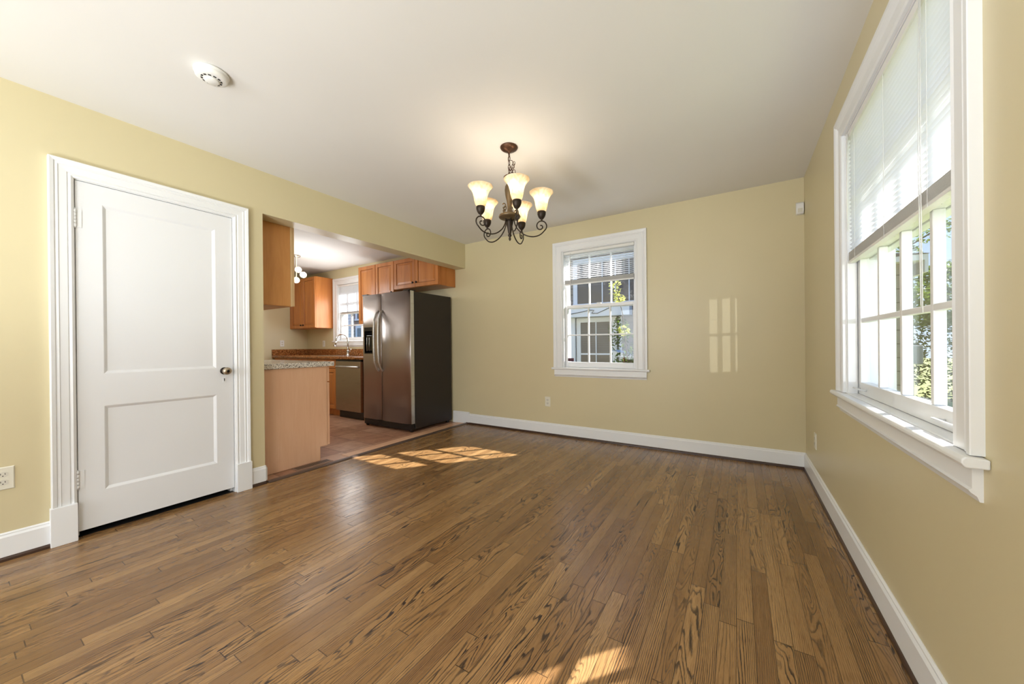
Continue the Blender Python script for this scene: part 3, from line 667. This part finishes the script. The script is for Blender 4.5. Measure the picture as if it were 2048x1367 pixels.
# tall pair next to the refrigerator
c2 = thing('wall_cabinet', (-1.46, -0.15, 1.40), 'tall single-door orange maple wall cabinet between the sink window and the refrigerator', 'cabinet')
MB().box(-1.872, -1.462, -0.312, -0.002, 1.405, 2.29).build('carcass', 'cabinet_wood', c2, 0.002)
c5 = thing('wall_cabinet', (-1.26, -0.15, 1.78), 'single-door orange maple wall cabinet peeking over the left top of the refrigerator', 'cabinet')
MB().box(-1.460, -1.052, -0.312, -0.002, 1.785, 2.29).build('carcass', 'cabinet_wood', c5, 0.002)
cab_door(TB, c2, -1.868, -1.466, 1.409, 2.286, -0.333, -0.3135, (-1.50, 1.46)); cab_door(TB, c5, -1.456, -1.056, 1.789, 2.286, -0.333, -0.3135, (-1.09, 1.84))
# over the refrigerator
c3 = thing('wall_cabinet', (-0.63, -0.15, 1.86), 'orange maple two-door cabinet hung over the refrigerator', 'cabinet')
MB().box(-1.050, -0.180, -0.312, -0.002, 1.868, 2.29).build('carcass', 'cabinet_wood', c3, 0.002)
cab_door(TB, c3, -1.046, -0.617, 1.872, 2.286, -0.333, -0.3135, (-0.650, 1.935)); cab_door(TB, c3, -0.613, -0.184, 1.872, 2.286, -0.333, -0.3135, (-0.580, 1.935))
# nearest upper cabinet, end panel facing the dining room, doors facing the kitchen (+y)
c4 = thing('wall_cabinet', (-0.6, -2.27, 1.42), 'maple wall cabinet at the left edge of the kitchen opening, its plain side showing', 'cabinet')
MB().box(-1.00, -0.202, KY + 0.001, -2.118, 1.42, 2.30).build('carcass', 'cabinet_side', c4, 0.001)
MB().box(-0.2018, -0.197, KY + 0.002, -2.135, 1.425, 2.262).build('end_panel', 'cabinet_side', c4, 0.0008)
MB().box(-0.2018, -0.196, -2.134, -2.117, 1.42, 2.30).build('face_frame', 'cabinet_strip', c4, 0.0008)
MB().box(-0.2018, -0.195, KY + 0.002, -2.119, 2.264, 2.298).build('top_rail', 'cabinet_wood', c4, 0.001)
cab_door(TB, c4, -0.600, -0.204, 1.424, 2.296, -2.096, -2.1165, (-0.56, 1.47), out=1, wood='cabinet_strip'); cab_door(TB, c4, -0.998, -0.604, 1.424, 2.296, -2.096, -2.1165, (-0.64, 1.47), out=1, wood='cabinet_strip')

# base cabinets along the back wall
bc = thing('base_cabinet', (-3.0, -0.3, 0), 'orange maple base cabinet run under the brown granite, left of the dishwasher', 'cabinet')
MB().box(-3.966, -2.045, -0.575, -0.002, 0.10, 0.875).box(-3.966, -2.045, -0.51, -0.01, 0.0, 0.10).build('carcass', 'cabinet_wood', bc, 0.002)
xs = [-3.93, -3.47, -3.03, -2.545, -2.06]
for k in range(4):
    cab_door(TB, bc, xs[k] + 0.004, xs[k + 1] - 0.004, 0.735, 0.868, -0.596, -0.5765, ((xs[k] + xs[k + 1]) / 2, 0.80), 'drawer')
    cab_door(TB, bc, xs[k] + 0.004, xs[k + 1] - 0.004, 0.115, 0.722, -0.596, -0.5765, (xs[k + 1] - 0.035 if k % 2 == 0 else xs[k] + 0.035, 0.66))
e = thing('base_cabinet', (-1.3, -0.3, 0), 'orange maple filler cabinet between the dishwasher and the refrigerator', 'cabinet')
MB().box(-1.41, -1.215, -0.575, -0.002, 0.0, 0.875).build('carcass', 'cabinet_wood', e, 0.002)
ct = thing('countertop', (-2.6, -0.3, 0.88), 'brown speckled granite countertop with backsplash around the kitchen corner', 'countertop')
MB().box(-3.967, -1.215, -0.622, -0.002, 0.8755, 0.913).build('slab', 'granite_brown', ct, 0.006)
MB().box(-3.967, -1.215, -0.022, -0.0015, 0.9135, 1.022).box(-3.967, -3.947, -0.622, -0.0225, 0.9135, 1.022).build('backsplash', 'granite_brown', ct, 0.002)
f = thing('faucet', (-2.49, -0.13, 0.913), 'chrome gooseneck kitchen faucet in front of the sink window', 'faucet')
MB().lathe(-2.47, -0.13, [(0.030, 0.9135), (0.030, 0.922), (0.020, 0.930), (0.020, 0.985), (0.023, 0.990), (0.020, 1.000), (0.013, 1.005)], 20).build('body', 'chrome', f)
pts = [(-2.47, -0.13, 0.99), (-2.47, -0.13, 1.12)]
for k in range(13):
    a = PI * k / 12; pts.append((-2.47 - 0.012 * (1 - math.cos(a)), -0.13 - 0.095 * (1 - math.cos(a)), 1.17 + 0.098 * math.sin(a)))
pts += [(-2.497, -0.322, 1.15)]
MB().tube(pts, 0.0125, 12).build('spout', 'chrome', f)
MB().tube([(-2.497, -0.322, 1.155), (-2.500, -0.326, 1.13), (-2.508, -0.336, 1.07)], [0.014, 0.016, 0.021], 14).build('spray_head', 'chrome', f)
MB().tube([(-2.452, -0.13, 0.965), (-2.41, -0.135, 0.975), (-2.37, -0.14, 1.02)], [0.012, 0.008, 0.006], 10).build('lever', 'chrome', f)
sk = thing('sink', (-2.49, -0.33, 0.913), 'low steel sink rim set in the granite countertop', 'sink')
MB(lambda u, v, z: (u, z, v)).ringed(-2.86, -2.12, -0.54, -0.19, [(0.0, 0.917), (0.022, 0.917), (0.030, 0.915)], 0.9135).build('rim', 'chrome', sk)
dw = thing('dishwasher', (-1.73, -0.3, 0), 'stainless steel dishwasher under the granite countertop', 'dishwasher')
MB().box(-2.035, -1.42, -0.57, -0.01, 0.1, 0.868).build('tub', 'black_plastic', dw)
MB().box(-2.03, -1.425, -0.618, -0.572, 0.115, 0.845).build('door', 'dw_steel', dw, 0.005)
MB().box(-2.03, -1.425, -0.606, -0.572, 0.846, 0.870).build('control_strip', 'black_gloss', dw, 0.001)
MB().tube([(-2.00, -0.618, 0.765), (-1.985, -0.640, 0.765), (-1.47, -0.640, 0.765), (-1.455, -0.618, 0.765)], 0.013, 10).build('handle', 'steel_edge', dw)
MB().box(-2.03, -1.425, -0.555, -0.50, 0.0, 0.1).build('toe_kick', 'black_plastic', dw)

# refrigerator
fr = thing('refrigerator', (-0.70, -0.4, 0), 'stainless side-by-side refrigerator with a dark textured side', 'refrigerator')
MB().box(-1.175, -0.238, -0.690, -0.035, 0.035, 1.735).build('cabinet_body', 'fridge_side', fr, 0.004)
def fdoor(nm, x0, x1, holes):
    mb = MB(); seg = 10; yb = -0.697
    def yf(x):
        tt = (x - (x0 + x1) / 2) / ((x1 - x0) / 2); e = abs(tt) ** 6
        return -0.768 + 0.022 * e
    cols = [x0 + (x1 - x0) * (1 - math.cos(PI * k / seg)) / 2 for k in range(seg + 1)]
    zz = [0.105, 1.742] if not holes else [0.105, holes[2], holes[3], 1.742]
    if holes: cols = sorted(set([c for c in cols if abs(c - holes[0]) > 0.012 and abs(c - holes[1]) > 0.012] + [holes[0], holes[1]]))
    F = [[mb.v(x, yf(x), z) for z in zz] for x in cols]; Bk = [[mb.v(x, yb, z) for z in zz] for x in cols]
    n = len(cols) - 1; m2 = len(zz) - 1
    for i in range(n):
        for j in range(m2):
            inside = holes and j == 1 and cols[i] >= holes[0] - 1e-6 and cols[i + 1] <= holes[1] + 1e-6
            if not inside: mb.face([F[i][j], F[i + 1][j], F[i + 1][j + 1], F[i][j + 1]], True)
            mb.face([Bk[i][j], Bk[i + 1][j], Bk[i + 1][j + 1], Bk[i][j + 1]])
        mb.face([F[i][0], F[i + 1][0], Bk[i + 1][0], Bk[i][0]]); mb.face([F[i][-1], F[i + 1][-1], Bk[i + 1][-1], Bk[i][-1]])
    for j in range(m2):
        mb.face([F[0][j], F[0][j + 1], Bk[0][j + 1], Bk[0][j]]); mb.face([F[-1][j], F[-1][j + 1], Bk[-1][j + 1], Bk[-1][j]])
    return mb.build(nm, 'steel', fr)
HX = (-1.118, -0.905, 0.965, 1.315)
d1 = fdoor('freezer_door', -1.172, -0.792, HX); d2 = fdoor('refrigerator_door', -0.786, -0.242, None)
for nm, x0, x1, pd in (('edge_trim', -0.2418, -0.2385, d2),): MB().box(x0, x1, -0.748, -0.697, 0.105, 1.742).build(nm, 'steel_edge', pd, 0.001)
dp = MB().box(HX[0], HX[1], -0.705, -0.700, HX[2], HX[3]).box(HX[0], HX[0] + 0.006, -0.766, -0.705, HX[2], HX[3]).box(HX[1] - 0.006, HX[1], -0.768, -0.705, HX[2], HX[3]).box(HX[0] + 0.006, HX[1] - 0.006, -0.768, -0.705, HX[3] - 0.05, HX[3]).box(HX[0] + 0.006, HX[1] - 0.006, -0.772, -0.705, HX[2], HX[2] + 0.012).build('water_dispenser', 'black_plastic', d1)
MB().ringed(-1.098, -0.925, 0.985, 1.225, [(0.0, -0.735), (0.02, -0.765)], -0.706).build('dispenser_cavity', 'black_gloss', dp, 0.004)
for x in (-1.06, -1.01): MB().tube([(x, -0.768, 1.0), (x, -0.770, 1.1), (x, -0.766, 1.18)], 0.0045, 8).build('paddle', 'steel_edge', dp)
for x, pd in ((-0.832, d1), (-0.748, d2)):
    pts = [(x, -0.758, 1.520), (x, -0.792, 1.490), (x, -0.826, 1.400), (x, -0.834, 1.280), (x, -0.836, 1.130), (x, -0.834, 0.980), (x, -0.826, 0.860), (x, -0.792, 0.770), (x, -0.758, 0.740)]
    Q = []
    for i in range(len(pts) - 1):
        for k in range(4): Q.append(tuple(pts[i][j] + (pts[i + 1][j] - pts[i][j]) * k / 4 for j in range(3)))
    MB().tube(Q + [pts[-1]], 0.0135, 10).build('handle', 'steel_edge', pd)
gr = MB().box(-1.17, -0.245, -0.742, -0.69, 0.022, 0.098).build('toe_grille', 'black_plastic', fr, 0.008)
for x in (-1.13, -0.28): MB().lathe(-0.715, 0.022, [(0.0215, x - 0.015), (0.0215, x + 0.015)], 16, axis='x').build('wheel', 'black_plastic', fr)
for x in (-1.13, -0.28): MB().lathe(-0.08, 0.018, [(0.0175, x - 0.015), (0.0175, x + 0.015)], 16, axis='x').build('wheel', 'black_plastic', fr)
for x in (-0.36, -1.17): MB().box(x, x + 0.112, -0.76, -0.66, 1.7425, 1.758).build('hinge_cover', 'black_plastic', fr, 0.004)

# near base cabinet with end panel towards the dining room, doors towards the kitchen
nb = thing('base_cabinet', (-0.6, -2.1, 0), 'maple base cabinet at the kitchen opening, plain pinkish end panel towards the oak floor', 'cabinet')
prof = [(KY + 0.001, 0.0), (-1.897, 0.0), (-1.897, 0.130), (-1.828, 0.130), (-1.828, 0.878), (KY + 0.001, 0.878)]
MB().prism(prof, -1.35, -0.176, lambda p, t: (t, p[0], p[1])).build('carcass', 'cabinet_end', nb, 0.001)
prof = [(KY + 0.001, 0.004), (-1.905, 0.004), (-1.905, 0.130), (-1.836, 0.130), (-1.836, 0.877), (KY + 0.001, 0.877)]
MB().prism(prof, -0.1758, -0.170, lambda p, t: (t, p[0], p[1])).build('end_panel', 'cabinet_end', nb, 0.0008)
cab_door(TB, nb, -0.755, -0.178, 0.735, 0.872, -1.804, -1.8265, (-0.46, 0.80), 'drawer', out=1, wood='cabinet_end'); cab_door(TB, nb, -0.755, -0.178, 0.133, 0.722, -1.804, -1.8265, (-0.71, 0.66), out=1, wood='cabinet_end')
cab_door(TB, nb, -1.345, -0.762, 0.735, 0.872, -1.804, -1.8265, (-1.05, 0.80), 'drawer', out=1, wood='cabinet_end'); cab_door(TB, nb, -1.345, -0.762, 0.133, 0.722, -1.804, -1.8265, (-0.80, 0.66), out=1, wood='cabinet_end')
tag(MB().box(-1.36, -0.150, KY + 0.0008, -1.768, 0.8785, 0.922).build('countertop', 'granite_edge', None, 0.006), 'pale speckled granite countertop on the near base cabinet', 'countertop')

# kitchen ceiling light: three glowing globes
kl = thing('kitchen_light', (-2.50, -0.93, H), 'kitchen ceiling fixture with three glowing round bulbs', 'light')
kx, ky2 = -2.50, -0.93
MB().lathe(kx, ky2, [(0.06, H - 0.0002), (0.06, H - 0.015), (0.01, H - 0.025), (0.008, 2.05), (0.0001, 2.049)], 20).build('stem', 'nickel', kl)
for (dx, dy, z) in ((0.02, 0.02, 2.225), (0.10, 0.05, 2.145), (0.02, -0.01, 2.065)):
    MB().sphere((kx + dx, ky2 + dy, z), 0.045, 18).build('globe', 'lit_globe', kl)
lamp('kitchen_bulb', 'POINT', (-2.1, -1.1, 1.85), 24, (0.94, 0.97, 1.0), shadow_soft_size=0.3)

# ------------------------------------------------------------------ outside
GZ = -0.55
st(MB().box(-40, 40, 0.4, 45, GZ - 0.1, GZ).box(4.2, 40, -30, 0.4, GZ - 0.1, GZ).build('ground', 'grass'), 'sunlit lawn outside', 'lawn')
# neighbouring house beyond the back windows
nh = thing('neighbor_house', (-3, 4.6, GZ), 'grey sided neighbouring house close outside the far window', 'house')
wm = MB(); NY = 4.6
wm.box(-9.35, 2.3, NY, NY + 0.3, GZ, 4.6).build('wall', 'siding_grey', nh)
MB().box(-16, -9.36, NY - 0.1, NY + 0.2, GZ, 4.6).build('wall_panel', 'siding_white', nh)
def nwin(x0, x1, z0, z1, cols, rows, g='far_dark', slats=False):
    f = MB().casing(x0, x1, z0, z1, [(0, 0), (0, 0.03), (0.11, 0.03), (0.11, 0)]).box(x0 - 0.11, x1 + 0.11, -0.06, 0, z0 - 0.06, z0)
    for v in f.bm.verts: v.co.y += NY - 0.001
    o = f.build('window', 'fascia', nh)
    MB().box(x0, x1, NY - 0.012, NY - 0.003, z0, z1).build('pane', g, o)
    mb = MB()
    for k in range(1, cols): mb.box(x0 + (x1 - x0) * k / cols - 0.012, x0 + (x1 - x0) * k / cols + 0.012, NY - 0.03, NY - 0.0125, z0, z1)
    for k in range(1, rows): mb.box(x0, x1, NY - 0.028, NY - 0.0125, z0 + (z1 - z0) * k / rows - 0.02, z0 + (z1 - z0) * k / rows + 0.02)
    mb.build('muntins', 'fascia', o)
    if slats:
        mb = MB()
        for k in range(14): mb.box(x0, x1, NY - 0.016, NY - 0.0125, z0 + (z1 - z0) * 0.5 + k * 0.055, z0 + (z1 - z0) * 0.5 + k * 0.055 + 0.02)
        mb.build('blind_slats', 'roofing', o)
nwin(-0.17, 0.62, 0.05, 1.60, 2, 2, 'far_dark', True)
nwin(-0.25, 1.35, 2.06, 3.05, 5, 1, 'far_dark')
nwin(-9.15, -8.55, 1.22, 1.75, 2, 1, 'far_glass'); nwin(-8.3, -7.5, 1.22, 1.75, 2, 1, 'far_glass')
nwin(-9.15, -8.4, 2.1, 3.0, 2, 2, 'far_dark')
MB().box(-0.6, 1.10, NY - 0.30, NY - 0.06, 1.72, 1.95).build('awning_board', 'fascia', nh)
mb = MB().tube([(-0.3, NY - 0.31, 1.80), (0.0, NY - 0.31, 1.84), (0.16, NY - 0.31, 1.87), (0.28, NY - 0.31, 1.86), (0.22, NY - 0.31, 1.79)], 0.008, 5)
mb.tube([(0.24, NY - 0.31, 1.79), (0.36, NY - 0.31, 1.785), (0.5, NY - 0.31, 1.84), (0.66, NY - 0.31, 1.90)], 0.007, 5).build('cable', 'dark_slot', nh)
MB().prism([(0.78, 0.82), (2.2, 0.52), (2.2, 0.60), (0.78, 0.93)], NY - 0.7, NY - 0.02, lambda p, t: (p[0], t, p[1])).build('lean_to_roof', 'fascia', nh)
MB().box(0.80, 0.86, NY - 0.09, NY - 0.02, GZ, 1.7).box(-0.42, -0.30, NY - 0.08, NY - 0.02, GZ, 1.95).build('downpipe', 'fascia', nh)
# leafy branches in the gap
def shrub(name, blobs, n, size, mt, stem, label, cat='shrub', parts=True):
    r = thing(name, stem[0], label, cat)
    mb = MB(); leaves(mb, blobs, n, size); mb.build('foliage', mt, r)
    mb = MB()
    for s_ in stem[1]: mb.tube(s_, [0.05 * max(0.25, 1 - i / len(s_)) * stem[2] for i in range(len(s_))], 7)
    mb.build('branches', 'bark', r); return r
shrub('garden_shrub', [((1.25, 3.45, 0.95), (0.32, 0.25, 0.45)), ((1.12, 3.4, 1.3), (0.22, 0.2, 0.3)), ((1.5, 3.45, 0.7), (0.3, 0.25, 0.4))], 700, 0.045, 'leaves', ((1.3, 3.45, GZ), [[(1.3, 3.45, GZ), (1.28, 3.45, 0.2), (1.2, 3.43, 0.9)], [(1.28, 3.45, 0.2), (1.5, 3.45, 0.8)]], 0.5), 'dark green shrub against the grey neighbouring house')
shrub('sapling', [((1.24, 2.75, 2.10), (0.12, 0.1, 0.14)), ((1.32, 2.75, 1.90), (0.10, 0.1, 0.1)), ((1.40, 2.75, 1.30), (0.10, 0.08, 0.10))], 200, 0.035, 'leaves_yellow', ((1.46, 2.8, GZ), [[(1.46, 2.8, GZ), (1.45, 2.78, 0.8), (1.38, 2.75, 1.6), (1.24, 2.75, 2.2)]], 0.25), 'slim sapling with yellow-green leaves outside the small far window', 'tree')

# garage seen through the large window
ga = thing('garage', (4.0, 4.0, GZ), 'grey block garage with low eave outside the right window', 'garage')
GY = 2.6
MB().box(2.6, 5.06, GY, GY + 4.2, GZ, 2.12).build('wall', 'siding_block', ga)
MB().prism([(2.5, 2.12), (5.15, 2.12), (5.15, 1.90), (5.12, 1.90), (5.12, 2.05), (2.5, 2.06)], GY - 0.14, GY + 4.3, lambda p, t: (p[0], t, p[1])).build('eave', 'fascia', ga)
MB().prism([(2.5, 2.125), (5.16, 2.125), (3.8, 2.30)], GY - 0.15, GY + 4.3, lambda p, t: (p[0], t, p[1])).build('roof', 'roofing', ga)
MB().box(5.02, 5.115, GY - 0.10, GY - 0.002, 0.78, 1.01).build('meter_box', 'grey_box', ga, 0.01)
# hedge and trees
hb = []
for k in range(16): hb.append(((4.6 + k * 0.55, 10.5 + 0.25 * math.sin(k * 2.1), 0.9 + 0.5 * math.sin(k * 1.7)), (0.6, 0.6, 1.5)))
shrub('tall_hedge', hb, 17000, 0.062, 'leaves', ((8, 10.6, GZ), [[(5 + k, 10.6, GZ), (5 + k, 10.6, 1.5)] for k in range(7)], 1.0), 'tall leafy hedge beyond the lawn outside the right window', 'hedge')
shrub('garden_tree', [((9.6, 12.5, 2.6), (1.6, 1.4, 1.2)), ((8.4, 12.3, 2.5), (1.2, 1.2, 1.0)), ((10.8, 12.2, 3.2), (1.3, 1.3, 1.1))], 9500, 0.07, 'leaves', ((9.4, 12.6, GZ), [[(9.4, 12.6, GZ), (9.4, 12.6, 1.2), (9.7, 12.5, 3.0)], [(9.4, 12.6, 1.2), (8.5, 12.3, 2.6)]], 2.2), 'broad green tree rising behind the hedge outside the right window', 'tree')
br = []
bb = [((8.0, 9.0, 4.15), (0.9, 0.7, 0.30)), ((7.2, 9.0, 3.75), (0.5, 0.5, 0.25)), ((6.8, 9.2, 3.3), (0.35, 0.4, 0.22)), ((8.9, 9.0, 3.9), (0.9, 0.7, 0.5))]
shrub('overhanging_tree', bb, 900, 0.05, 'leaves', ((11.0, 9.0, GZ), [[(11.0, 9.0, GZ), (10.8, 9.0, 2.8), (9.8, 9.0, 3.9), (8.6, 9.0, 4.1), (7.5, 9.0, 3.9), (6.8, 9.2, 3.4)], [(9.0, 9.0, 4.1), (8.2, 8.9, 3.8), (7.6, 8.9, 3.5)], [(8.4, 9.0, 4.1), (7.9, 9.1, 4.4)]], 1.2), 'thin branches with sparse leaves against the blue sky outside the right window', 'tree')
# tree that keeps part of the right window in dappled shade
shrub('shade_tree', [((6.6, 1.55, 3.45), (0.55, 0.55, 0.62)), ((6.9, 2.3, 3.4), (0.6, 0.6, 0.55)), ((6.4, 0.9, 3.3), (0.35, 0.4, 0.4))], 2600, 0.07, 'leaves', ((7.6, 2.0, GZ), [[(7.6, 2.0, GZ), (7.5, 2.0, 1.5), (7.0, 1.9, 3.2)]], 1.4), 'young leafy tree standing right of the large window', 'tree')
r = thing('brick_edging', (8.5, 8.1, GZ), 'curved brick edging along the hedge bed', 'edging')
mb = MB()
for k in range(60):
    x = 4.5 + k * 0.16; y = 8.0 + 0.3 * math.sin(x * 0.8); mb.box(x, x + 0.148, y, y + 0.1, GZ - 0.001, GZ + 0.14)
mb.build('bricks', 'brick_edging', r)
